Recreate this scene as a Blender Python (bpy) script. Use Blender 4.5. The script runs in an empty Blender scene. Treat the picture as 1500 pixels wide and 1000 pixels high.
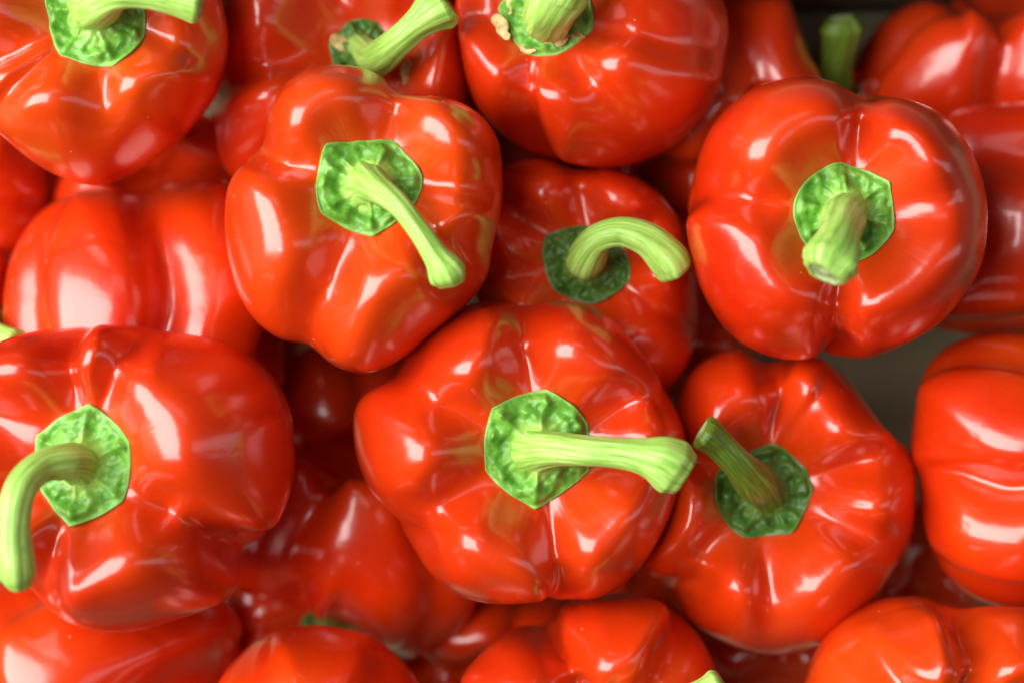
import bpy, math, random
import numpy as np
from mathutils import Vector
from mathutils.bvhtree import BVHTree

# ------------------------------------------------------------------ camera, world, lamps, exposure
S = 0.00018                      # metres per unit of the layout (about 0.18 mm)
HC = 3333.0                      # camera height in those units
scene = bpy.context.scene
COL = scene.collection

cam_d = bpy.data.cameras.new('camera'); cam = bpy.data.objects.new('camera', cam_d); COL.objects.link(cam)
cam.location = (0, 0, HC*S); cam.rotation_euler = (0, 0, 0)
cam_d.sensor_width = 36; cam_d.sensor_fit = 'HORIZONTAL'; cam_d.lens = 36*HC/1500
cam_d.clip_start = 0.02; cam_d.clip_end = 20
cam_d.dof.use_dof = True; cam_d.dof.focus_distance = (HC-150)*S; cam_d.dof.aperture_fstop = 4.6
cam_d.dof.aperture_blades = 8
scene.camera = cam

world = bpy.data.worlds.new('World'); scene.world = world; world.use_nodes = True
wb = world.node_tree.nodes['Background']; wb.inputs[0].default_value = (0.86, 0.93, 1.0, 1); wb.inputs[1].default_value = 0.02

def area(name, loc, sx, sy, power, color, target=(0, 0, 0), spread=180):
    l = bpy.data.lights.new(name, 'AREA'); l.shape = 'RECTANGLE'; l.size = sx; l.size_y = sy
    l.energy = power; l.color = color; l.spread = math.radians(spread)
    o = bpy.data.objects.new(name, l); COL.objects.link(o); o.location = loc
    d = Vector(target)-Vector(loc); o.rotation_euler = d.to_track_quat('-Z', 'Y').to_euler()
    return o
area('window_light', (-1.18, 0.18, 1.12), 1.40, 2.1, 108, (1.0, 0.97, 0.93))
area('side_light', (1.30, 0.05, 0.80), 0.42, 2.2, 4.6, (0.93, 0.97, 1.0))
area('overhead_light', (0.05, 1.1, 1.5), 1.0, 0.5, 2.0, (1.0, 0.96, 0.90))
scene.view_settings.view_transform = 'Standard'; scene.view_settings.look = 'None'
scene.view_settings.exposure = -0.46; scene.view_settings.gamma = 1.0
scene.view_settings.use_curve_mapping = False

# ------------------------------------------------------------------ helpers
def ray(px, py, z):
    """layout point seen at picture position (px,py) at height z"""
    k = (HC-z)/HC
    return np.array([750+(px-750)*k, 500+(py-500)*k, z])
def project(P):
    k = HC/(HC-P[..., 2])
    return np.stack([750+(P[..., 0]-750)*k, 500+(P[..., 1]-500)*k], -1)
def ray_plane(px, py, o, n):
    c = np.array([750., 500., HC]); d = ray(px, py, 0)-c
    t = np.dot(o-c, n)/np.dot(d, n)
    return c+d*t
def to_m(P):
    P = np.asarray(P, float)
    return np.stack([(P[..., 0]-750)*S, -(P[..., 1]-500)*S, P[..., 2]*S], -1)
def sstep(a, b, x):
    t = np.clip((x-a)/(b-a), 0, 1); return t*t*(3-2*t)
def unit(v): return v/np.linalg.norm(v)
def noise3(P, seed, freq, octaves=2):
    r = np.random.RandomState(seed); out = np.zeros(P.shape[:-1]); amp = 1.
    for o in range(octaves):
        for k in range(7):
            d = r.normal(size=3); d /= np.linalg.norm(d)
            out += amp*np.sin((P@d)*freq*(0.7+0.6*r.rand())+r.rand()*6.28+1.3*np.sin((P@np.roll(d, 1))*freq*.6+r.rand()*6))/2.6
        amp *= .5; freq *= 2.1
    return out
def catmull(pts, n, closed=True):
    pts = np.asarray(pts, float); m = len(pts); out = []
    segs = m if closed else m-1
    for i in range(segs):
        if closed: p0, p1, p2, p3 = (pts[(i+j-1) % m] for j in range(4))
        else: p0, p1, p2, p3 = (pts[min(max(i+j-1, 0), m-1)] for j in range(4))
        for t in np.linspace(0, 1, n, endpoint=False):
            out.append(.5*((2*p1)+(p2-p0)*t+(2*p0-5*p1+4*p2-p3)*t*t+(3*p1-p0-3*p2+p3)*t**3))
    if not closed: out.append(pts[-1])
    return np.array(out)
def make_mesh(name, verts_px, faces, origin, material, parent=None, attrs=None, smooth=True):
    V = to_m(verts_px)-to_m(origin)
    me = bpy.data.meshes.new(name)
    me.from_pydata(V.tolist(), [], faces)
    for k, a in (attrs or {}).items():
        a = np.asarray(a, np.float32)
        if a.ndim == 1:
            at = me.attributes.new(k, 'FLOAT', 'POINT'); at.data.foreach_set('value', a)
        else:
            at = me.attributes.new(k, 'FLOAT_VECTOR', 'POINT'); at.data.foreach_set('vector', a.ravel())
    me.materials.append(material)
    if smooth: me.shade_smooth()
    me.update()
    o = bpy.data.objects.new(name, me); COL.objects.link(o)
    if parent: o.parent = parent
    return o
def grid_faces(rows, cols, flip=False):
    i = np.arange(rows-1)[:, None]*cols; j = np.arange(cols)[None]; j2 = (j+1) % cols
    a, b, c, d = i+j, i+j2, i+cols+j2, i+cols+j
    F = np.stack([a, d, c, b] if flip else [a, b, c, d], -1).reshape(-1, 4)
    return F.tolist()

# ------------------------------------------------------------------ materials
def mat(name):
    m = bpy.data.materials.new(name); m.use_nodes = True
    nt = m.node_tree; return m, nt, nt.nodes['Principled BSDF']
def N(nt, typ, **kw):
    n = nt.nodes.new(typ)
    for k, v in kw.items():
        if k.startswith('i_'):
            key = k[2:]; n.inputs[int(key) if key.isdigit() else key].default_value = v
        else: setattr(n, k, v)
    return n
def ramp(nt, src, stops):
    r = nt.nodes.new('ShaderNodeValToRGB'); el = r.color_ramp.elements
    while len(el) < len(stops): el.new(.5)
    for e, (p, c) in zip(el, stops):
        e.position = p; e.color = (c if isinstance(c, tuple) else (c, c, c))+(1,)
    nt.links.new(src, r.inputs[0]); return r
def mix(nt, fac, a, b, blend='MIX'):
    m = nt.nodes.new('ShaderNodeMix'); m.data_type = 'RGBA'; m.blend_type = blend
    for sock, v in ((m.inputs[0], fac), (m.inputs[6], a), (m.inputs[7], b)):
        if hasattr(v, 'links'): nt.links.new(v, sock)
        elif isinstance(v, tuple): sock.default_value = v+(1,)
        else: sock.default_value = v
    return m.outputs[2]

def skin_material():
    m, nt, b = mat('red_pepper_skin'); L = nt.links
    tc = N(nt, 'ShaderNodeTexCoord'); info = N(nt, 'ShaderNodeObjectInfo')
    off = N(nt, 'ShaderNodeVectorMath', operation='MULTIPLY_ADD')
    comb = N(nt, 'ShaderNodeCombineXYZ'); L.new(info.outputs['Random'], comb.inputs[0]); L.new(info.outputs['Random'], comb.inputs[1])
    off.inputs[1].default_value = (1, 1, 1); L.new(tc.outputs['Object'], off.inputs[0]); L.new(comb.outputs[0], off.inputs[2])
    P = off.outputs[0]
    n1 = N(nt, 'ShaderNodeTexNoise', i_Scale=26., i_Detail=3.); L.new(P, n1.inputs['Vector'])
    c0 = ramp(nt, n1.outputs[0], [(.3, (.56, .010, .001)), (.52, (.70, .030, .0015)), (.75, (.77, .060, .002))])
    # orange, less ripe zone around the stalk
    at = N(nt, 'ShaderNodeAttribute', attribute_name='near_stalk'); 
    n2 = N(nt, 'ShaderNodeTexNoise', i_Scale=42., i_Detail=4.); L.new(P, n2.inputs['Vector'])
    r2 = ramp(nt, n2.outputs[0], [(.1, .1), (.9, .9)])
    mm = N(nt, 'ShaderNodeMath', operation='MULTIPLY'); L.new(at.outputs['Fac'], mm.inputs[0]); L.new(r2.outputs[0], mm.inputs[1])
    mr = N(nt, 'ShaderNodeMath', operation='MULTIPLY', i_1=.6); L.new(info.outputs['Random'], mr.inputs[0])
    c00 = mix(nt, mr.outputs[0], c0.outputs[0], (.60, .010, .002))
    ao = N(nt, 'ShaderNodeAttribute', attribute_name='orange')
    n5 = N(nt, 'ShaderNodeTexNoise', i_Scale=18., i_Detail=2.); L.new(P, n5.inputs['Vector'])
    mo = N(nt, 'ShaderNodeMath', operation='MULTIPLY'); r5 = ramp(nt, n5.outputs[0], [(.3, .45), (.7, 1.)]); L.new(ao.outputs['Fac'], mo.inputs[0]); L.new(r5.outputs[0], mo.inputs[1])
    ca = mix(nt, mo.outputs[0], c00, (.80, .105, .003))
    c1 = mix(nt, mm.outputs[0], ca, (.78, .075, .003))
    # fine radial streaks
    st = N(nt, 'ShaderNodeAttribute', attribute_name='streak')
    n3 = N(nt, 'ShaderNodeTexNoise', i_Scale=14., i_Detail=3.); L.new(st.outputs['Vector'], n3.inputs['Vector'])
    r3 = ramp(nt, n3.outputs[0], [(.56, 0.), (.80, 1.)])
    ms = N(nt, 'ShaderNodeMath', operation='MULTIPLY', i_1=.16); L.new(r3.outputs[0], ms.inputs[0])
    c2 = mix(nt, ms.outputs[0], c1, (.80, .07, .015))
    # tiny pale lenticels / dust specks
    v = N(nt, 'ShaderNodeTexVoronoi', i_Scale=150.); L.new(P, v.inputs['Vector'])
    sp = ramp(nt, v.outputs['Distance'], [(.035, 1.), (.06, 0.)])
    vs = N(nt, 'ShaderNodeSeparateColor'); L.new(v.outputs['Color'], vs.inputs[0])
    pick = ramp(nt, vs.outputs[0], [(.70, 0.), (.72, 1.)])
    md = N(nt, 'ShaderNodeMath', operation='MULTIPLY'); L.new(sp.outputs[0], md.inputs[0]); L.new(pick.outputs[0], md.inputs[1])
    md2 = N(nt, 'ShaderNodeMath', operation='MULTIPLY', i_1=.5); L.new(md.outputs[0], md2.inputs[0])
    c3 = mix(nt, md2.outputs[0], c2, (.95, .45, .3))
    L.new(c3, b.inputs['Base Color'])
    nr = N(nt, 'ShaderNodeTexNoise', i_Scale=60., i_Detail=4.); L.new(P, nr.inputs['Vector'])
    rr = ramp(nt, nr.outputs[0], [(.3, .26), (.75, .42)]); L.new(rr.outputs[0], b.inputs['Roughness'])
    b.inputs['IOR'].default_value = 1.5; b.inputs['Specular IOR Level'].default_value = .30
    b.inputs['Coat Weight'].default_value = 1.; b.inputs['Coat Roughness'].default_value = .19; b.inputs['Coat IOR'].default_value = 1.6
    b.inputs['Subsurface Weight'].default_value = .06; b.inputs['Subsurface Radius'].default_value = (1, .12, .04); b.inputs['Subsurface Scale'].default_value = .004
    # undulation
    nb = N(nt, 'ShaderNodeTexNoise', i_Scale=80., i_Detail=3.5); L.new(P, nb.inputs['Vector'])
    nf = N(nt, 'ShaderNodeTexNoise', i_Scale=1500., i_Detail=2.); L.new(P, nf.inputs['Vector'])
    b0 = N(nt, 'ShaderNodeBump', i_Strength=.33, i_Distance=.0008); L.new(nb.outputs[0], b0.inputs['Height'])
    b1 = N(nt, 'ShaderNodeBump', i_Strength=.10, i_Distance=.0006); L.new(n3.outputs[0], b1.inputs['Height']); L.new(b0.outputs[0], b1.inputs['Normal'])
    b2 = N(nt, 'ShaderNodeBump', i_Strength=.06, i_Distance=.0001); L.new(nf.outputs[0], b2.inputs['Height']); L.new(b1.outputs[0], b2.inputs['Normal'])
    L.new(b2.outputs[0], b.inputs['Normal']); L.new(b1.outputs[0], b.inputs['Coat Normal'])
    return m

def calyx_material(name='green_calyx', dark=1.):
    m, nt, b = mat(name); L = nt.links
    tc = N(nt, 'ShaderNodeTexCoord'); at = N(nt, 'ShaderNodeAttribute', attribute_name='rad')
    n = N(nt, 'ShaderNodeTexNoise', i_Scale=330., i_Detail=4.); L.new(tc.outputs['Object'], n.inputs['Vector'])
    c0 = ramp(nt, n.outputs[0], [(.3, (.07, .25, .02)), (.55, (.15, .42, .04)), (.78, (.30, .58, .13))])
    rc = ramp(nt, at.outputs['Fac'], [(.38, 1.), (.62, 0.)])
    c1 = mix(nt, rc.outputs[0], c0.outputs[0], (.38, .64, .11))
    re = ramp(nt, at.outputs['Fac'], [(.945, 0.), (.975, 1.)])
    c2 = mix(nt, re.outputs[0], c1, (.22, .50, .08))
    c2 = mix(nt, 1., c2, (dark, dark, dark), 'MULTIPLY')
    L.new(c2, b.inputs['Base Color'])
    b.inputs['Roughness'].default_value = .42; b.inputs['Coat Weight'].default_value = .08; b.inputs['Coat Roughness'].default_value = .25
    b.inputs['Subsurface Weight'].default_value = .15; b.inputs['Subsurface Radius'].default_value = (.5, 1, .2); b.inputs['Subsurface Scale'].default_value = .0015
    n2 = N(nt, 'ShaderNodeTexNoise', i_Scale=900., i_Detail=3.); L.new(tc.outputs['Object'], n2.inputs['Vector'])
    b1 = N(nt, 'ShaderNodeBump', i_Strength=.8, i_Distance=.0007); L.new(n.outputs[0], b1.inputs['Height'])
    b2 = N(nt, 'ShaderNodeBump', i_Strength=.6, i_Distance=.0003); L.new(n2.outputs[0], b2.inputs['Height']); L.new(b1.outputs[0], b2.inputs['Normal'])
    L.new(b2.outputs[0], b.inputs['Normal'])
    return m

def stem_material(name, tint, blotch):
    m, nt, b = mat(name); L = nt.links
    tc = N(nt, 'ShaderNodeTexCoord'); at = N(nt, 'ShaderNodeAttribute', attribute_name='streak')
    n = N(nt, 'ShaderNodeTexNoise', i_Scale=5.5, i_Detail=5., i_Roughness=.6); L.new(at.outputs['Vector'], n.inputs['Vector'])
    a = tuple(tint[0]); c = tuple(tint[1]); e = tuple(tint[2])
    c0 = ramp(nt, n.outputs[0], [(.32, a), (.5, c), (.68, e)])
    n2 = N(nt, 'ShaderNodeTexNoise', i_Scale=160., i_Detail=4.); L.new(tc.outputs['Object'], n2.inputs['Vector'])
    r2 = ramp(nt, n2.outputs[0], [(.60, 0.), (.72, blotch)])
    c1 = mix(nt, r2.outputs[0], c0.outputs[0], (.10, .15, .02))
    L.new(c1, b.inputs['Base Color'])
    b.inputs['Roughness'].default_value = .42
    b.inputs['Subsurface Weight'].default_value = .2; b.inputs['Subsurface Radius'].default_value = (.6, 1, .2); b.inputs['Subsurface Scale'].default_value = .002
    b1 = N(nt, 'ShaderNodeBump', i_Strength=.5, i_Distance=.0004); L.new(n.outputs[0], b1.inputs['Height'])
    n3 = N(nt, 'ShaderNodeTexNoise', i_Scale=1100., i_Detail=2.); L.new(tc.outputs['Object'], n3.inputs['Vector'])
    b2 = N(nt, 'ShaderNodeBump', i_Strength=.15, i_Distance=.0002); L.new(n3.outputs[0], b2.inputs['Height']); L.new(b1.outputs[0], b2.inputs['Normal'])
    L.new(b2.outputs[0], b.inputs['Normal'])
    return m

def dry_material(name, c_a, c_b):
    m, nt, b = mat(name); L = nt.links
    tc = N(nt, 'ShaderNodeTexCoord')
    n = N(nt, 'ShaderNodeTexNoise', i_Scale=420., i_Detail=5.); L.new(tc.outputs['Object'], n.inputs['Vector'])
    c0 = ramp(nt, n.outputs[0], [(.35, c_a), (.65, c_b)]); L.new(c0.outputs[0], b.inputs['Base Color'])
    b.inputs['Roughness'].default_value = .7
    b1 = N(nt, 'ShaderNodeBump', i_Strength=.7, i_Distance=.0004); L.new(n.outputs[0], b1.inputs['Height']); L.new(b1.outputs[0], b.inputs['Normal'])
    return m

def wood_material(name, ca, cb):
    m, nt, b = mat(name); L = nt.links
    tc = N(nt, 'ShaderNodeTexCoord'); mp = N(nt, 'ShaderNodeMapping'); mp.inputs['Scale'].default_value = (6, 90, 40)
    L.new(tc.outputs['Object'], mp.inputs['Vector'])
    n = N(nt, 'ShaderNodeTexNoise', i_Scale=1., i_Detail=6., i_Distortion=.8); L.new(mp.outputs[0], n.inputs['Vector'])
    c0 = ramp(nt, n.outputs[0], [(.3, ca), (.7, cb)]); L.new(c0.outputs[0], b.inputs['Base Color'])
    b.inputs['Roughness'].default_value = .75
    b1 = N(nt, 'ShaderNodeBump', i_Strength=.4, i_Distance=.0006); L.new(n.outputs[0], b1.inputs['Height']); L.new(b1.outputs[0], b.inputs['Normal'])
    return m

SKIN = skin_material(); CALYX = calyx_material(); CALYX_SHADED = calyx_material('shaded_green_calyx', .42)  # second calyx: same green darkened, shade of the lower peppers put into the colour
STEM = stem_material('pale_green_stalk', ((.20, .46, .05), (.36, .63, .11), (.52, .76, .22)), .3)
STEM_DULL = stem_material('mottled_green_stalk', ((.06, .13, .010), (.13, .24, .02), (.22, .34, .045)), .75)
CUT = dry_material('cut_stalk_face', (.20, .34, .10), (.48, .58, .28))
DRY = dry_material('dry_calyx_tip', (.42, .30, .08), (.72, .58, .26))
PLY = wood_material('grey_brown_panel', (.30, .28, .16), (.42, .40, .25))
WOOD = wood_material('crate_wood', (.20, .15, .085), (.34, .27, .16))

# ------------------------------------------------------------------ pepper
def polar(poly, c):
    q = catmull(poly, 14)-c
    a = np.arctan2(q[:, 1], q[:, 0]); r = np.hypot(q[:, 0], q[:, 1])
    i = np.argsort(a); a, r = a[i], r[i]
    return lambda x: np.interp(x, np.r_[a-2*np.pi, a, a+2*np.pi], np.r_[r, r, r])
def wrap(a): return (a+np.pi) % (2*np.pi)-np.pi

def pepper(label, outline, z, axis, seams, calyx=None, stem=None, dull=False, res=(288, 150), seed=0, dip=.40,
           length=.95, lobes=None, drytips=(), group='red bell peppers piled in the crate', lump=.018, pos=None, cal_bump=1., ripe=.45, orange=.15, shaded_calyx=False):
    outline = np.array(outline, float)
    dense = catmull(outline, 10); mn, mx = dense.min(0), dense.max(0)
    x, y = dense[:, 0], dense[:, 1]; x2, y2 = np.roll(x, -1), np.roll(y, -1)
    cr = x*y2-x2*y; A = cr.sum()/2; c = np.array([((x+x2)*cr).sum(), ((y+y2)*cr).sum()])/(6*A)
    R = math.sqrt(abs(A)/math.pi)*(HC-z)/HC
    C = ray(c[0], c[1], z)
    w = unit(np.array(axis, float))
    ref = np.array([1., 0, 0]) if abs(w[0]) < .8 else np.array([0, 1., 0])
    u = unit(ref-w*np.dot(ref, w)); v = np.cross(w, u)
    if v[1] < 0 and abs(w[2]) > .5: v = -v
    rng = np.random.RandomState(seed+11)
    # seams -> local angles
    th_s = []
    for sm in seams:
        if len(sm) == 3:     # (degrees round the axis from the upper side, depth, width)
            ez = np.array([0, 0, 1.])-w*w[2]; a0 = math.atan2(np.dot(ez, v), np.dot(ez, u)) if calyx is None else 0.
            th_s.append((a0+math.radians(sm[0]), sm[1], sm[2]))
        else:                # (px,py,depth,width) on the outline
            cc = calyx[0] if calyx else c
            P = ray_plane(sm[0], sm[1], C, w); Q = ray_plane(cc[0], cc[1], C, w)
            d = P-Q; th_s.append((math.atan2(np.dot(d, v), np.dot(d, u)), sm[2], sm[3]))
    nth, nph = res
    # profile by arc length
    ph = np.linspace(0, np.pi, 1500)
    r0 = np.sin(ph)**.74; hc = np.cos(ph); h0 = np.sign(hc)*np.abs(hc)**.82
    h0 = np.where(ph < np.pi/2, h0, h0+.16*(1-sstep(.05, .55, r0)))
    r0 = r0*(1-.10*sstep(.2, -1., h0))
    arc = np.r_[0, np.cumsum(np.hypot(np.diff(r0), np.diff(h0)))]
    t = np.linspace(0, arc[-1], nph); phs = np.interp(t, arc, ph)
    r1, h1 = np.interp(t, arc, r0), np.interp(t, arc, h0)
    r1[0] = .002; r1[-1] = .002
    dr, dh = np.gradient(r1), np.gradient(h1); ln = np.hypot(dr, dh); nr, nh = -dh/ln, dr/ln      # outward normal
    th = np.linspace(-np.pi, np.pi, nth, endpoint=False)
    qr = .50; qh = np.clip(h1, -.55, .22)
    er, eh = r1-qr, h1-qh; el = np.hypot(er, eh)+.02; er, eh = er/el, eh/el                          # direction in which the lobes swell
    kk = np.exp(-(np.arange(-6, 7)/3.)**2); kk /= kk.sum()
    er = np.convolve(np.pad(er, 6, 'edge'), kk, 'valid'); eh = np.convolve(np.pad(eh, 6, 'edge'), kk, 'valid')
    TH = th[None, :]; top = (phs < np.pi/2)
    m = np.where(top, sstep(.25, .60, r1), .5+.5*sstep(-1., .1, h1))
    m = m*np.where(top, 1, sstep(.05, .4, r1))
    G = np.zeros((nph, nth))
    for (a, d, wd) in th_s:
        wander = a+.10*np.sin(t[:, None]*2.2+seed+a*3)*sstep(.5, 1.6, t[:, None])
        dd = np.abs(wrap(TH-wander))/wd
        G += d*(1.5*np.exp(-(dd/1.15)**2)+.05*np.exp(-(dd/.7)**1.8)*sstep(.42, .62, r1+(~top)*1.)[:, None])
    # lobe-to-lobe height differences and swelling between seams
    B = np.zeros(nth); ang = sorted([a % (2*np.pi) for a, _, _ in th_s])
    if len(ang) > 1:
        for i, a in enumerate(ang):
            nx = ang[(i+1) % len(ang)]; span = (nx-a) % (2*np.pi)
            q = ((th-a) % (2*np.pi))/span; ok = q < 1
            B += ok*(1-(1-np.sin(np.pi*np.clip(q, 0, 1))**2)**2)*(.055+.045*rng.rand())
    # short folds near the shoulder
    F = np.zeros((nph, nth))
    for k in range(4):
        a = rng.rand()*6.28; tc = .55+.5*rng.rand(); F += (.005+.008*rng.rand())*np.exp(-(wrap(TH-a)/.17)**2-((t[:, None]-tc)/.28)**2)
    crest = (.45+.55*np.exp(-((r1-.68)/.2)**2)*top)*m
    disp = (-G*m[:, None]+B[None]*crest[:, None]*1.25-F)
    cth = noise3(np.stack([np.cos(th), np.sin(th), 0*th], -1), seed+40, 1.9, 1); cth2 = noise3(np.stack([np.cos(th), np.sin(th), 0*th], -1), seed+41, 2.6, 1)
    dipG = dip*(1.02+.22*cth)[None]*(1-sstep(.14, .74+.06*cth2[None], r1[:, None]))*top[:, None]
    dipG = dipG+(dip*1.02-dip*(1.02+.22*cth)[None])*(1-sstep(.12, .45, r1))[:, None]*top[:, None]
    Rr = r1[:, None]+disp*er[:, None]; Hh = h1[:, None]+disp*eh[:, None]-dipG
    Rr = np.maximum(Rr, .001)
    LP = np.stack([Rr*np.cos(TH), Rr*np.sin(TH), Hh+0*TH], -1)
    inner = sstep(.30, .55, r1)[:, None]*np.where(top, 1, 1)[:, None]
    nz = noise3(LP, seed, 2.4, 2)*lump*inner
    LP[..., 0] += nz*nr[:, None]*np.cos(TH); LP[..., 1] += nz*nr[:, None]*np.sin(TH); LP[..., 2] += nz*nh[:, None]
    P = C+R*(LP[..., :1]*u+LP[..., 1:2]*v+LP[..., 2:]*w*length)
    # bring pole to the calyx position, then the rim to the outline
    tgt = polar(outline, c); bins = np.linspace(-np.pi, np.pi, 145)
    wgt = np.exp(-(t/.75)**2)[:, None]
    for it in range(5):
        if calyx:
            q = project(P[0, 0]); k = (HC-P[0, 0, 2])/HC
            d = np.array([(calyx[0][0]-q[0])*k, (calyx[0][1]-q[1])*k, 0.])
            P = P+d*wgt[..., None]
        Q = project(P)-c; a = np.arctan2(Q[..., 1], Q[..., 0]); rr = np.hypot(Q[..., 0], Q[..., 1])
        idx = np.clip(((a+np.pi)/(2*np.pi)*144).astype(int), 0, 143)
        sil = np.zeros(144); np.maximum.at(sil, idx.ravel(), rr.ravel()); 
        bad = sil < 5
        if bad.any(): sil[bad] = np.median(sil[~bad])
        bc = (bins[:-1]+bins[1:])/2
        ratio = tgt(bc)/sil
        kr = np.exp(-(np.arange(-5, 6)/2.2)**2); kr /= kr.sum(); ratio = np.convolve(np.r_[ratio[-5:], ratio, ratio[:5]], kr, 'valid')
        K = np.interp(a, np.r_[bc[-1]-2*np.pi, bc, bc[0]+2*np.pi], np.r_[ratio[-1], ratio, ratio[0]])
        SI = np.interp(a, np.r_[bc[-1]-2*np.pi, bc, bc[0]+2*np.pi], np.r_[sil[-1], sil, sil[0]])
        bl = sstep(.0, .9, rr/SI); f = 1+(K-1)*bl
        axis_xy = C[None, None, :]
        P = P.copy(); P[..., 0] = axis_xy[..., 0]+(P[..., 0]-axis_xy[..., 0])*f; P[..., 1] = axis_xy[..., 1]+(P[..., 1]-axis_xy[..., 1])*f
    if calyx:
        q = project(P[0, 0]); k = (HC-P[0, 0, 2])/HC
        P = P+np.array([(calyx[0][0]-q[0])*k, (calyx[0][1]-q[1])*k, 0.])*np.exp(-(t/.6)**4)[:, None, None]
    V = P.reshape(-1, 3)
    faces = grid_faces(nph, nth)
    W = to_m(P)
    e1 = W[nph//2, 1]-W[nph//2, 0]; e2 = W[nph//2+1, 0]-W[nph//2, 0]
    cen = W.reshape(-1, 3).mean(0)
    flip = np.dot(np.cross(e1, e2), W[nph//2, 0]-cen) < 0
    if flip: faces = grid_faces(nph, nth, True)
    faces.append(list(range(nth)) if flip else list(range(nth))[::-1])
    lastring = [(nph-1)*nth+j for j in range(nth)]
    faces.append(lastring[::-1] if flip else lastring)
    base = C-w*R*length*.86 if abs(w[2]) > .6 else C-np.array([0, 0, R*.9])
    root = bpy.data.objects.new('bell_pepper', None); root.empty_display_size = .01; COL.objects.link(root)
    root.location = to_m(base).tolist(); root['label'] = label; root['category'] = 'bell pepper'; root['group'] = group
    near = (1-sstep(.35, 1.15, t))[:, None]*ripe+0*TH
    near = near+.0*np.clip(G/.1, 0, 1)*sstep(.2, .5, t)[:, None]*(1-sstep(.9, 1.6, t))[:, None]
    streak = np.stack([np.cos(TH)+0*t[:, None], np.sin(TH)+0*t[:, None], .10*t[:, None]+0*TH], -1).reshape(-1, 3)+seed*1.7
    make_mesh('body', V, faces, base, SKIN, root, {'near_stalk': near.ravel(), 'orange': np.full(V.shape[0], orange), 'streak': streak})
    # ---------------- calyx
    if calyx is None: return root
    (cx, cy), poly = calyx
    o = P[0, 0]
    bvh = BVHTree.FromPolygons([Vector(p) for p in V], [f for f in faces[:-2]])
    if not isinstance(poly, (list, tuple)):      # a radius: make an irregular polygon
        k = 7; k2 = rng.rand()*6
        poly = [(cx+poly*(.93+.14*rng.rand())*math.cos(k2+i*6.283/k+.15*rng.rand()), cy+poly*(.93+.14*rng.rand())*math.sin(k2+i*6.283/k)) for i in range(k)]
    pts = []
    hr = 0.
    for _ in range(2):
        hs_ = []
        for (px, py) in poly:
            hit = bvh.ray_cast(Vector(ray_plane(px, py, o+w*hr, w)+w*150), Vector(-w))
            if hit[0] is not None: hs_.append(np.dot(np.array(hit[0])-o, w))
        hr = float(np.mean(hs_))+2 if hs_ else 0.
    for (px, py) in poly:
        q = ray_plane(px, py, o+w*hr, w)-o; pts.append((np.dot(q, u), np.dot(q, v)))
    pts = np.array(pts); ca = np.arctan2(pts[:, 1], pts[:, 0]); crd = np.hypot(pts[:, 0], pts[:, 1])
    i = np.argsort(ca); ca, crd, pts = ca[i], crd[i], pts[i]
    na, nrad = 144, 34
    aa = np.linspace(-np.pi, np.pi, na, endpoint=False)
    wob = noise3(np.stack([np.cos(aa), np.sin(aa), 0*aa], -1), seed+70, 6., 2)*.013
    edge = np.zeros(na); corner = np.zeros(na)
    K = len(ca)
    for j, x in enumerate(aa):
        n = np.searchsorted(ca, x) % K; p1, p2 = pts[n-1], pts[n]
        dvec = np.array([math.cos(x), math.sin(x)]); e = p2-p1
        den = dvec[0]*e[1]-dvec[1]*e[0]; tt = (p1[0]*e[1]-p1[1]*e[0])/den
        s = np.clip(np.dot(dvec*tt-p1, e)/np.dot(e, e), 0, 1)
        edge[j] = tt*(1+.055*4*s*(1-s)+wob[j])                  # sides bow outwards between the points
        dmin = np.abs(wrap(ca-x)).min(); corner[j] = math.exp(-(dmin/.09)**2)
    meanr = edge.mean()
    rho = np.r_[np.linspace(0, .9, nrad-6), np.linspace(.93, 1, 5), 1.0]
    rho[0] = .01; nrad = len(rho)
    CV = np.zeros((nrad, na, 3)); rad = np.zeros((nrad, na))
    pl = np.stack([np.cos(aa)[None]*rho[:, None]*edge[None], np.sin(aa)[None]*rho[:, None]*edge[None], 0*rho[:, None]+0*aa[None]], -1)
    bn = noise3(pl/meanr, seed+5, 5.5, 2); bn2 = noise3(pl/meanr, seed+6, 14., 2)
    for i in range(nrad):
        p = rho[i]
        for j in range(na):
            q = o+u*pl[i, j, 0]+v*pl[i, j, 1]
            hit = bvh.ray_cast(Vector(q+w*meanr*1.2), Vector(-w))
            base_h = np.dot(np.array(hit[0])-o, w) if hit[0] is not None else 0.
            base_h = max(base_h, -meanr*.5)
            ring = sstep(.30, .55, p)*(1-sstep(.84, .95, p))
            bump = ring*cal_bump*(meanr*.055*bn[i, j]+meanr*.045*bn2[i, j]+.06*meanr*corner[j])
            dome = .40*meanr*math.exp(-(p/.36)**2)+.13*meanr*(1-p*p)
            lip = meanr*(.055+.05*(1-sstep(.8, 1., p))+.05*wob[j]/.018*sstep(.8, 1, p))
            hgt = base_h+max(lip+bump+dome, .03*meanr)
            if i == nrad-1: hgt = base_h-meanr*.06
            CV[i, j] = q+w*hgt; rad[i, j] = p+.04*bn2[i, j]*(p < .9)
    cf = grid_faces(nrad, na, flip)
    make_mesh('calyx', CV.reshape(-1, 3), cf, base, CALYX_SHADED if shaded_calyx else CALYX, root, {'rad': rad.ravel()})
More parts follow.
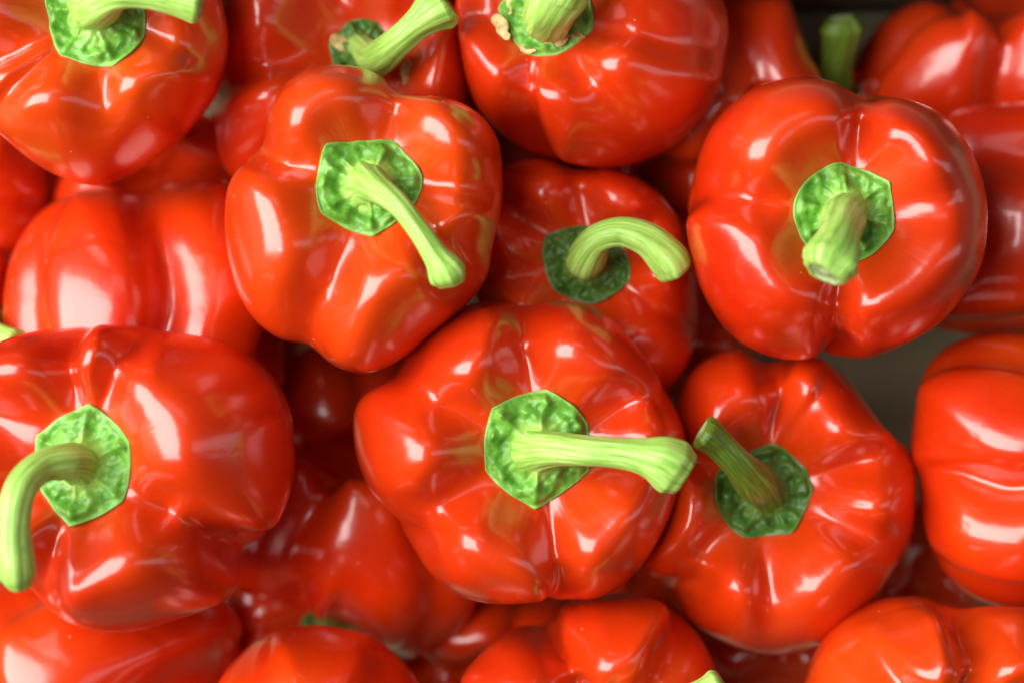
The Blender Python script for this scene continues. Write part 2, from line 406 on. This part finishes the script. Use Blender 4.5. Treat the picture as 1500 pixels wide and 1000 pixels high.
    for (dx, dy, dr, da) in drytips:
        q = ray_plane(dx, dy, o+w*meanr*.35, w)
        for _ in range(3):
            hit = bvh.ray_cast(Vector(q+w*meanr*2), Vector(-w)); q = ray_plane(dx, dy, np.array(hit[0])+w*meanr*.14, w)
        nu, nv = 14, 20; TV = []
        for a1 in np.linspace(0, np.pi, nu):
            for b1 in np.linspace(0, 2*np.pi, nv, endpoint=False):
                s1 = math.cos(a1); wd = math.sin(a1)*(1-.55*s1)
                lx = s1*dr; ly = wd*dr*.42*math.cos(b1); lz = wd*dr*.12*math.sin(b1)+.25*dr*s1*s1
                TV.append([lx, ly, lz])
        TV = np.array(TV); TV += noise3(TV/dr, int(dy), 5., 2)[:, None]*dr*.09*np.array([.6, 1, .8])
        ca_, sa_ = math.cos(math.radians(da)), math.sin(math.radians(da))
        TP = q+(TV[:, :1]*ca_-TV[:, 1:2]*sa_)*u+(TV[:, :1]*sa_+TV[:, 1:2]*ca_)*v+TV[:, 2:]*w
        make_mesh('dry_tip', TP, grid_faces(nu, nv, flip), base, DRY, root)
    if stem: build_stem(stem, o, base, root, dull, seed, start=(o+w*meanr*.05, meanr*.60, w))
    return root

def build_stem(stem, o, base, root, dull, seed, start=None):
    # stem: (px, py, height above the calyx, radius)
    nodes = []
    if start is not None:
        p0, rad0, w = start; nodes.append(np.r_[p0, rad0])
        nodes.append(np.r_[p0+w*rad0*.42, rad0*.66])
    for (px, py, zr, rd) in stem:
        q = ray(px, py, o[2]+zr+(24 if len(nodes) > 2 else 8)); nodes.append(np.r_[q, rd*(HC-q[2])/HC])
    nodes = np.array(nodes)
    sp = catmull(nodes, 16, closed=False); n = len(sp); pos = sp[:, :3]; rd = sp[:, 3]
    T = np.gradient(pos, axis=0); T /= np.linalg.norm(T, axis=1)[:, None]
    a = np.array([1., 0, 0]) if abs(T[0][0]) < .7 else np.array([0, 1., 0]); U = [unit(a-T[0]*np.dot(a, T[0]))]
    for i in range(1, n): U.append(unit(U[-1]-T[i]*np.dot(U[-1], T[i])))
    U = np.array(U); Vv = np.cross(T, U)
    na = 64; aa = np.linspace(0, 2*np.pi, na, endpoint=False)
    L = np.r_[0, np.cumsum(np.linalg.norm(np.diff(pos, axis=0), axis=1))]; tt = L/L[-1]
    rng = np.random.RandomState(seed+91); p1, p2, p3 = rng.rand(3)*6.28
    tw = .6*tt[:, None]
    AA = aa[None]+tw
    mod = 1+.03*np.cos(5*AA+p1)+.022*np.cos(9*AA+p2)+.010*np.cos(17*AA+p3)+sstep(.78, 1, tt)[:, None]*(.07*np.cos(3*AA+p2)+.05*np.cos(2*AA+p3))
    PP = pos[:, None]+(rd[:, None]*mod)[..., None]*(np.cos(aa)[None, :, None]*U[:, None]+np.sin(aa)[None, :, None]*Vv[:, None])
    PP = PP+(noise3(PP/rd.mean(), seed+3, 1.6, 2)*rd.mean()*.035)[..., None]*unit(np.array([.3, .4, 1.]))
    # rounded lip at the cut
    last = PP[-1]; cen = last.mean(0); skew = 0.
    tilt = (np.cos(aa)*.10)[:, None]*T[-1]*rd[-1]
    prof = [(.98, .10), (.93, .22), (.85, .31), (.76, .36), (.66, .37)]
    lips = [cen+(last-cen)*q+T[-1]*rd[-1]*h+tilt*h/.35 for q, h in prof]; lip2 = lips[-1]-tilt
    PP = np.concatenate([PP, np.array(lips)])
    st = np.stack([np.cos(AA), np.sin(AA), (.004*L)[:, None]+0*AA], -1); st = np.concatenate([st]+[st[-1:]]*5)
    W = to_m(PP); i = n//2
    e1, e2 = W[i, 1]-W[i, 0], W[i+1, 0]-W[i, 0]
    fl = np.dot(np.cross(e1, e2), W[i, 0]-W[i].mean(0)) < 0
    s = make_mesh('stem', PP.reshape(-1, 3), grid_faces(len(PP), na, fl), base, STEM_DULL if dull else STEM, root, {'streak': st.reshape(-1, 3)+seed})
    rings = [1, .9, .7, .4, .02]; hs = [-.02, -.05, -.10, -.07, -.04]
    CP = np.array([cen+(lip2-cen-T[-1]*rd[-1]*.35)*q+T[-1]*rd[-1]*(.35+h)+tilt*q for q, h in zip(rings, hs)])
    make_mesh('cut_end', CP.reshape(-1, 3), grid_faces(len(rings), na, fl), base, CUT, s)

# ------------------------------------------------------------------ crate (floor and back board)
def board(name, x0, x1, y0, y1, z0, z1, parent, origin, material):
    r = 3.
    import bmesh
    bm = bmesh.new(); bmesh.ops.create_cube(bm, size=1)
    for v in bm.verts:
        p = np.array([(x0+x1)/2+v.co.x*(x1-x0), (y0+y1)/2-v.co.y*(y1-y0), (z0+z1)/2+v.co.z*(z1-z0)])
        v.co = Vector(to_m(p)-to_m(origin))
    bmesh.ops.bevel(bm, geom=bm.edges[:], offset=r*S, segments=2, affect='EDGES')
    me = bpy.data.meshes.new(name); bm.to_mesh(me); bm.free(); me.materials.append(material)
    o = bpy.data.objects.new(name, me); COL.objects.link(o); o.parent = parent; return o
FZ = -560
org = np.array([750., 500., FZ-40])
crate = bpy.data.objects.new('wooden_crate', None); COL.objects.link(crate); crate.location = to_m(org).tolist()
crate['label'] = 'plain brown wooden crate showing behind and under the pile of peppers'; crate['category'] = 'crate'
board('floor_panel', -350, 1850, -62, 1378, FZ-40, FZ, crate, org, PLY)
board('back_board', -350, 1850, -125, -66, FZ-40, -330, crate, org, WOOD)
board('back_board', -350, 1850, -122, -64, -316, -60, crate, org, WOOD)
board('side_board', -410, -352, -125, 1380, FZ-40, -60, crate, org, WOOD)
board('side_board', 1852, 1910, -125, 1380, FZ-40, -60, crate, org, WOOD)
board('front_board', -350, 1850, 1380, 1440, FZ-40, -60, crate, org, WOOD)
gm, gnt, gb = mat('table_cloth_dark'); gb.inputs['Base Color'].default_value = (.05, .045, .04, 1); gb.inputs['Roughness'].default_value = .9
import bmesh
me = bpy.data.meshes.new('ground'); z = (FZ-42)*S
me.from_pydata([(-4, -4, z), (4, -4, z), (4, 4, z), (-4, 4, z)], [], [(0, 1, 2, 3)]); me.materials.append(gm)
gr = bpy.data.objects.new('ground', me); COL.objects.link(gr); gr['kind'] = 'structure'

# ------------------------------------------------------------------ the peppers
UP = (0, 0, 1)
# -- the row that lies on top
pepper('red bell pepper in the centre with a thick pale stalk pointing right',
    [(517,625),(520,600),(531,580),(551,566),(577,550),(592,517),(620,483),(662,455),(715,440),(765,447),(812,440),(862,448),(908,477),(950,530),(978,575),(1001,625),(1004,680),(988,740),(960,800),(920,850),(870,877),(822,877),(740,885),(680,875),(640,850),(610,810),(582,760),(555,735),(533,700),(520,660)],
    0, (.06,0,1), [(765,447,.15,.22),(577,550,.12,.22),(975,560,.12,.20),(585,765,.15,.24),(833,880,.13,.14),(1000,690,.06,.25)],
    ((787,658),[(799,569),(862,618),(864,690),(783,746),(709,690),(720,597)]),
    [(812,657,52,25),(860,660,70,22),(905,664,80,22),(940,668,84,27),(965,674,84,36),(984,683,80,39),(996,690,78,33)], seed=1, dip=.40, orange=.2)
pepper('glossy orange-red bell pepper left of the centre, stalk pointing down to the right',
    [(737,250),(730,205),(700,165),(652,141),(592,137),(560,112),(515,96),(460,98),(415,125),(392,165),(383,213),(350,245),(332,280),(330,350),(345,420),(370,465),(410,497),(452,507),(482,532),(522,546),(562,540),(603,515),(645,480),(690,440),(715,400),(724,350),(736,300)],
    60, (.02,-.12,1), [(588,137,.13,.26),(381,215,.16,.22),(452,510,.14,.24),(738,270,.08,.28),(705,420,.06,.2)],
    ((541,273),[(480,215),(574,202),(619,257),(607,300),(545,346),(470,314),(464,268)]),
    [(552,276,42,22),(583,300,60,17),(612,336,66,16),(638,374,66,19),(651,392,62,26),(657,401,58,27),(661,408,54,22)], seed=2, dip=.36, ripe=.8, orange=.42)
pepper('large broad red bell pepper at the right, its stubby stalk facing the viewer',
    [(1008,300),(1020,240),(1040,190),(1075,150),(1120,122),(1180,112),(1225,120),(1262,140),(1310,140),(1370,160),(1410,200),(1436,250),(1447,310),(1440,380),(1415,430),(1375,475),(1320,507),(1262,526),(1215,520),(1170,528),(1120,520),(1070,490),(1035,440),(1015,390),(1006,340)],
    40, (.0,-.02,1), [(1263,139,.15,.16),(1214,521,.15,.14),(1008,285,.09,.18),(1447,300,.05,.3)],
    ((1238,312),[(1236,238),(1302,266),(1309,335),(1275,376),(1222,388),(1172,348),(1164,295),(1190,256)]),
    [(1235,322,50,33),(1229,345,85,31),(1221,368,108,37),(1214,384,118,41),(1211,391,121,36)], seed=3, dip=.42, ripe=.5, orange=.1)
pepper('wide red bell pepper at the left with a long stalk bending down',
    [(432,650),(425,600),(400,550),(365,517),(320,497),(270,487),(190,476),(110,478),(40,486),(-20,510),(-75,570),(-98,660),(-85,750),(-40,800),(0,830),(45,865),(80,900),(130,923),(190,925),(250,910),(315,888),(352,852),(358,802),(392,783),(420,740),(432,690)],
    60, (-.16,-.04,1), [(100,478,.09,.18),(200,478,.05,.16),(358,800,.17,.22),(60,880,.10,.2),(-75,570,.10,.25),(-60,780,.1,.2)],
    ((124,680),[(128,592),(196,645),(180,733),(106,769),(52,705),(50,637)]),
    [(100,676,50,27),(60,684,66,24),(30,715,100,24),(20,765,110,24),(22,815,108,28),(24,838,104,28),(26,850,100,22)], seed=4, dip=.38, cal_bump=.9)
pepper('red bell pepper in the upper left corner with a bright stalk curving to the right',
    [(335,70),(330,20),(310,-40),(250,-105),(140,-140),(20,-130),(-65,-75),(-95,15),(-75,110),(0,197),(60,246),(118,270),(170,266),(240,226),(290,178),(322,130)],
    40, (0,-.10,1), [(-60,140,.12,.22),(200,250,.09,.25),(335,80,.08,.22),(100,-140,.12,.2),(0,190,.05,.2)],
    ((138,22),[(68,12),(72,-30),(140,-60),(205,-25),(210,50),(168,98),(88,84)]),
    [(142,8,62,34),(172,-8,86,24),(215,-8,92,22),(255,-1,90,24),(285,4,86,30)], seed=5, dip=.38, orange=.5)
# -- second layer
pepper('red bell pepper at the top with dried yellow tips round its short stalk',
    [(672,60),(690,140),(722,187),(770,220),(840,241),(900,247),(955,233),(1005,200),(1045,150),(1062,90),(1065,20),(1030,-60),(950,-105),(860,-125),(770,-110),(700,-65),(668,-10)],
    -70, (-.42,-.18,.89), [(745,205,.13,.16),(668,40,.06,.2),(930,250,.05,.25),(1060,80,.08,.25),(800,-110,.12,.2)],
    ((800,32),[(738,20),(760,-22),(815,-35),(860,-8),(858,40),(815,78),(768,80)]),
    [(802,26,50,37),(808,8,80,40),(818,-14,98,46),(826,-34,108,44)], seed=6, dip=.36, dull=False, drytips=[(737,42,24,60),(818,62,20,170),(775,72,14,30),(745,10,15,80),(848,52,12,20)])
pepper('blurred red bell pepper behind, its knobbed green stalk leaning up to the right',
    [(308,160),(312,90),(318,10),(350,-60),(450,-90),(540,-100),(620,-60),(668,10),(688,80),(692,150),(670,230),(600,290),(500,320),(400,300),(330,250)],
    -170, (.12,-.15,.9), [(470,-95,.12,.2),(400,300,.10,.25),(650,0,.1,.2),(310,120,.08,.2),(640,250,.12,.2)],
    ((528,74),46), [(552,86,40,26),(585,60,80,22),(612,35,95,23),(632,18,100,32),(644,10,100,36)], seed=7, shaded_calyx=True, res=(192,110), drytips=[(505,66,24,20),(594,108,20,100)])
pepper('red bell pepper half hidden behind the centre one, stalk arching over to the right',
    [(700,300),(725,255),(765,234),(805,232),(848,248),(890,245),(950,270),(1000,330),(1018,400),(1022,480),(1003,545),(960,590),(880,600),(790,580),(725,520),(698,440),(690,360)],
    -150, (.0,-.05,1), [(848,246,.14,.2),(735,290,.11,.18),(985,300,.10,.2),(1015,470,.10,.2),(760,560,.12,.2),(700,400,.08,.2)],
    ((860,388),[(800,345),(858,328),(918,368),(922,412),(868,446),(812,425),(797,385)]),
    [(858,380,55,28),(876,350,85,22),(912,340,100,22),(950,352,104,25),(978,378,98,30),(987,392,92,29)], seed=8, res=(224,120), shaded_calyx=True)
pepper('lobed red bell pepper right of the centre with a mottled stalk leaning up left',
    [(983,600),(1010,545),(1050,518),(1090,512),(1127,530),(1180,520),(1232,541),(1270,590),(1300,630),(1336,662),(1343,715),(1335,790),(1312,830),(1280,880),(1240,925),(1180,952),(1110,957),(1050,935),(1000,900),(968,855),(938,825),(935,760),(950,680)],
    -120, (.02,-.02,1), [(1127,530,.17,.17),(1310,640,.13,.2),(960,850,.14,.2),(1325,800,.08,.16),(1100,960,.06,.2),(965,640,.12,.2),(1200,500,.03,.1)],
    ((1118,720),[(1132,648),(1178,682),(1190,722),(1158,778),(1088,786),(1050,745),(1052,690)]),
    [(1105,705,60,30),(1078,676,88,23),(1052,650,100,23),(1035,636,104,27)], dull=True, shaded_calyx=True, seed=9, dip=.48, res=(256,130), lump=.024)
pepper('red bell pepper lying on its side, cut off by the right edge of the picture',
    [(1337,610),(1350,550),(1380,512),(1430,491),(1500,490),(1570,510),(1625,590),(1640,700),(1610,810),(1550,875),(1500,893),(1440,882),(1390,850),(1362,800),(1348,745),(1345,700),(1334,665)],
    -70, (.85,.10,.5), [(-6,.17,.2),(68,.15,.24),(-75,.14,.2),(150,.12,.24),(220,.12,.24)], None, seed=10, res=(224,120), lump=.03)
pepper('red bell pepper in the lower right corner with a deep groove down its side',
    [(1175,1010),(1197,948),(1240,900),(1290,876),(1350,872),(1402,888),(1450,886),(1520,892),(1590,940),(1625,1030),(1610,1150),(1530,1240),(1400,1270),(1280,1240),(1200,1160),(1170,1080)],
    30, (.02,.25,1), [(1405,888,.15,.16),(1235,900,.09,.2),(1600,950,.1,.2),(1250,1210,.1,.2),(1520,1240,.1,.2)],
    ((1400,1085),70), [(1400,1090,55,28),(1410,1120,90,24),(1420,1160,100,30)], seed=12, orange=.5, res=(224,120))
pepper('red bell pepper at the bottom edge right of the middle, with two round swollen lobes',
    [(674,1005),(700,960),(755,918),(800,912),(832,882),(885,868),(945,872),(1003,905),(1042,960),(1052,1020),(1030,1110),(960,1180),(850,1210),(750,1180),(690,1110)],
    -60, (.05,.30,1), [(806,908,.22,.2),(1020,925,.1,.2),(680,1080,.1,.2),(950,1190,.1,.2)],
    ((880,1092),66), [(885,1090,50,26),(920,1055,85,22),(975,1040,100,23),(1030,1020,104,27),(1052,1010,104,33)], seed=13, orange=.25, res=(224,120), lump=.026)
pepper('smooth red bell pepper rising from the bottom edge left of the middle',
    [(315,1010),(360,950),(400,926),(468,915),(540,930),(590,968),(622,1020),(630,1110),(580,1200),(470,1240),(360,1200),(305,1110)],
    -20, (.0,.5,.86), [(350,960,.07,.25),(590,960,.05,.25),(480,1240,.1,.2),(310,1120,.1,.2)],
    ((470,1100),60), None, seed=14, res=(192,110))
pepper('red bell pepper at the lower left, half under the one with the bent stalk',
    [(-90,900),(0,850),(90,830),(200,835),(300,860),(348,900),(356,945),(345,1010),(310,1090),(220,1150),(90,1165),(-30,1130),(-95,1040)],
    -210, (-.6,.4,.6), [(30,.10,.25),(120,.12,.24),(210,.12,.2),(300,.10,.24)], None, seed=15, res=(192,110), lump=.024)
pepper('red bell pepper lying on its side at the left with a curved groove',
    [(3,450),(15,380),(50,320),(100,285),(160,272),(205,280),(265,262),(330,270),(385,330),(412,410),(418,500),(412,570),(350,640),(230,670),(110,650),(30,580),(5,520)],
    -165, (.05,.85,.45), [(18,.15,.15),(-50,.12,.24),(85,.14,.2),(160,.12,.2),(230,.12,.2)], None, seed=16, res=(224,120), lump=.02)
pepper('darkly shaded red bell pepper below and between the left and centre ones',
    [(345,700),(390,630),(460,590),(550,580),(630,620),(680,700),(705,790),(700,880),(660,940),(605,965),(550,945),(500,912),(460,910),(424,886),(385,882),(342,858),(330,790)],
    -300, (.15,-.85,.5), [(22,.07,.16),(-38,.05,.2),(75,.06,.2),(140,.06,.24),(210,.06,.24),(275,.06,.2)], None, seed=17, res=(192,110), lump=.012, orange=0)
pepper('blurred red bell pepper at the right edge behind the large broad one',
    [(1350,300),(1365,210),(1400,160),(1480,150),(1580,155),(1660,220),(1690,320),(1660,430),(1580,490),(1480,496),(1400,488),(1362,470),(1345,390)],
    -200, (.9,.1,.3), [(30,.10,.25),(105,.10,.24),(200,.12,.2),(290,.10,.24)], None, seed=18, res=(160,90), lump=.03)
pepper('upright blurred red bell pepper in the upper right corner of the crate',
    [(1248,120),(1262,70),(1300,25),(1350,0),(1395,2),(1440,-18),(1510,-20),(1580,10),(1620,80),(1600,160),(1540,220),(1430,240),(1320,220),(1260,180)],
    -390, (.0,-.8,.35), [(-5,.17,.2),(80,.15,.2),(170,.10,.2),(270,.12,.24)], None, seed=19, res=(160,90))
pepper('dull blurred red bell pepper behind the top one with dried tips',
    [(925,110),(950,20),(1010,-30),(1090,-30),(1150,-10),(1172,40),(1185,80),(1203,120),(1200,200),(1150,280),(1060,330),(970,300),(925,220)],
    -300, (.3,.5,.6), [(20,.10,.25),(110,.14,.24),(190,.12,.2),(280,.12,.24)], None, seed=20, res=(160,90), lump=.03)
# -- bottom layer, seen through the gaps
pepper('deep lying red bell pepper whose dull stalk sticks up near the top edge',
    [(1130,190),(1150,130),(1200,100),(1260,100),(1310,140),(1330,210),(1300,290),(1230,320),(1160,290),(1130,240)],
    -440, (.0,-.1,1), [(0,.12,.2),(75,.12,.2),(150,.12,.2),(220,.12,.2),(300,.12,.2)], ((1222,150),42),
    [(1222,130,30,26),(1226,95,60,23),(1230,60,85,26),(1231,42,95,29),(1231,36,98,24)], dull=True, seed=21, res=(128,72), length=.6)
pepper('dark red bell pepper in the gap at the left edge under the corner one',
    [(-120,260),(-90,190),(-20,170),(40,200),(68,260),(75,320),(50,370),(0,400),(-80,390),(-120,330)],
    -300, (-.5,.2,.6), [(30,.10,.25),(120,.12,.24),(210,.12,.2),(300,.10,.24)], None, seed=22, res=(128,72))
pepper('sliver of a red bell pepper at the left edge just above the bent-stalk one',
    [(-170,420),(-120,370),(-50,360),(0,368),(18,400),(22,450),(0,500),(-60,530),(-140,510),(-175,460)],
    -210, (-.3,.2,.9), [(30,.10,.25),(120,.12,.24),(210,.12,.2),(300,.10,.24)], ((-60,470),46),
    [(-50,470,40,20),(-20,482,75,16),(8,494,100,17),(22,500,110,20)], seed=23, res=(128,72))
pepper('shaded red bell pepper glimpsed between the corner one and the side-lying one',
    [(80,280),(120,215),(200,170),(290,165),(340,200),(365,260),(350,330),(290,370),(180,370),(100,340)],
    -330, (.2,.2,.9), [(30,.10,.25),(120,.12,.24),(210,.12,.2),(300,.10,.24)], None, seed=24, res=(128,72))
pepper('dark red bell pepper deep in the gap above the shaded one, left of the centre',
    [(385,560),(430,490),(500,470),(590,500),(630,580),(620,680),(560,750),(460,760),(390,700),(370,630)],
    -370, (.2,.5,.7), [(30,.10,.25),(120,.12,.24),(210,.12,.2),(300,.10,.24)], None, seed=25, res=(128,72))
pepper('dark red bell pepper with a sliver of green calyx under the shaded one',
    [(325,930),(325,850),(370,790),(480,820),(540,850),(570,910),(560,990),(490,1040),(400,1030),(345,990)],
    -350, (.15,.1,1), [(30,.10,.25),(100,.12,.24),(180,.12,.2),(240,.10,.2),(310,.10,.24)], ((482,922),44), None, shaded_calyx=True, seed=26, res=(128,72))
pepper('dark red bell pepper in the gap below the centre one',
    [(585,960),(610,890),(680,850),(770,850),(850,880),(880,950),(850,1030),(760,1070),(660,1060),(600,1020)],
    -400, (.1,.3,.9), [(30,.10,.25),(120,.12,.24),(210,.12,.2),(300,.10,.24)], None, seed=27, res=(128,72))
pepper('dark red bell pepper under the mottled-stalk one near the bottom edge',
    [(985,960),(1030,890),(1110,870),(1190,890),(1230,950),(1220,1040),(1150,1090),(1060,1080),(1000,1030)],
    -400, (.1,.3,.9), [(30,.10,.25),(120,.12,.24),(210,.12,.2),(300,.10,.24)], None, seed=28, res=(128,72))
pepper('dark red bell pepper deep between the two at the lower right',
    [(1230,820),(1270,750),(1340,730),(1420,760),(1450,830),(1430,910),(1360,950),(1270,930),(1235,880)],
    -400, (.1,-.3,.9), [(30,.10,.25),(120,.12,.24),(210,.12,.2),(300,.10,.24)], None, seed=29, res=(128,72))
pepper('dark red bell pepper deep behind the arching-stalk one, left of the large broad one',
    [(900,500),(890,420),(940,340),(1020,310),(1090,340),(1130,420),(1120,510),(1060,580),(980,590),(920,560)],
    -400, (.1,-.3,.9), [(30,.10,.25),(120,.12,.24),(210,.12,.2),(300,.10,.24)], None, seed=30, res=(128,72))
pepper('dark red bell pepper at the bottom of the gap right of the top centre',
    [(870,290),(880,220),(940,170),(1010,170),(1060,220),(1070,300),(1020,360),(940,370),(885,340)],
    -420, (.1,-.3,.9), [(30,.10,.25),(120,.12,.24),(210,.12,.2),(300,.10,.24)], None, seed=31, res=(128,72))
pepper('dark red bell pepper in the gap between the two top ones and the arching-stalk one',
    [(640,230),(660,160),(720,130),(790,150),(830,210),(820,290),(760,330),(690,320),(650,280)],
    -400, (.1,-.3,.9), [(30,.10,.25),(120,.12,.24),(210,.12,.2),(300,.10,.24)], None, seed=32, res=(128,72))
pepper('dark red bell pepper deep in the small gap below the centre one, on its right',
    [(860,860),(880,790),(940,760),(1010,770),(1050,830),(1040,900),(980,945),(910,935)],
    -430, (.1,-.3,.9), [(30,.10,.25),(120,.12,.24),(210,.12,.2),(300,.10,.24)], None, seed=33, res=(128,72), length=.7)
pepper('dark red bell pepper deep in the gap right of the upper left corner one',
    [(250,60),(270,-20),(330,-60),(400,-40),(440,30),(430,120),(370,170),(290,150)],
    -400, (.1,-.3,.9), [(30,.10,.25),(120,.12,.24),(210,.12,.2),(300,.10,.24)], None, seed=34, res=(128,72))
pepper('dark red bell pepper deep in the gap below the upper left corner one',
    [(10,290),(30,220),(90,190),(150,210),(180,280),(160,350),(90,380),(30,350)],
    -410, (.1,-.3,.9), [(30,.10,.25),(120,.12,.24),(210,.12,.2),(300,.10,.24)], None, seed=35, res=(128,72))
pepper('dark red bell pepper deep behind the left ones, under the orange-red one',
    [(330,500),(345,430),(400,400),(470,410),(510,470),(500,550),(430,590),(360,570)],
    -430, (.1,-.3,.9), [(30,.10,.25),(120,.12,.24),(210,.12,.2),(300,.10,.24)], None, seed=36, res=(128,72), length=.7)
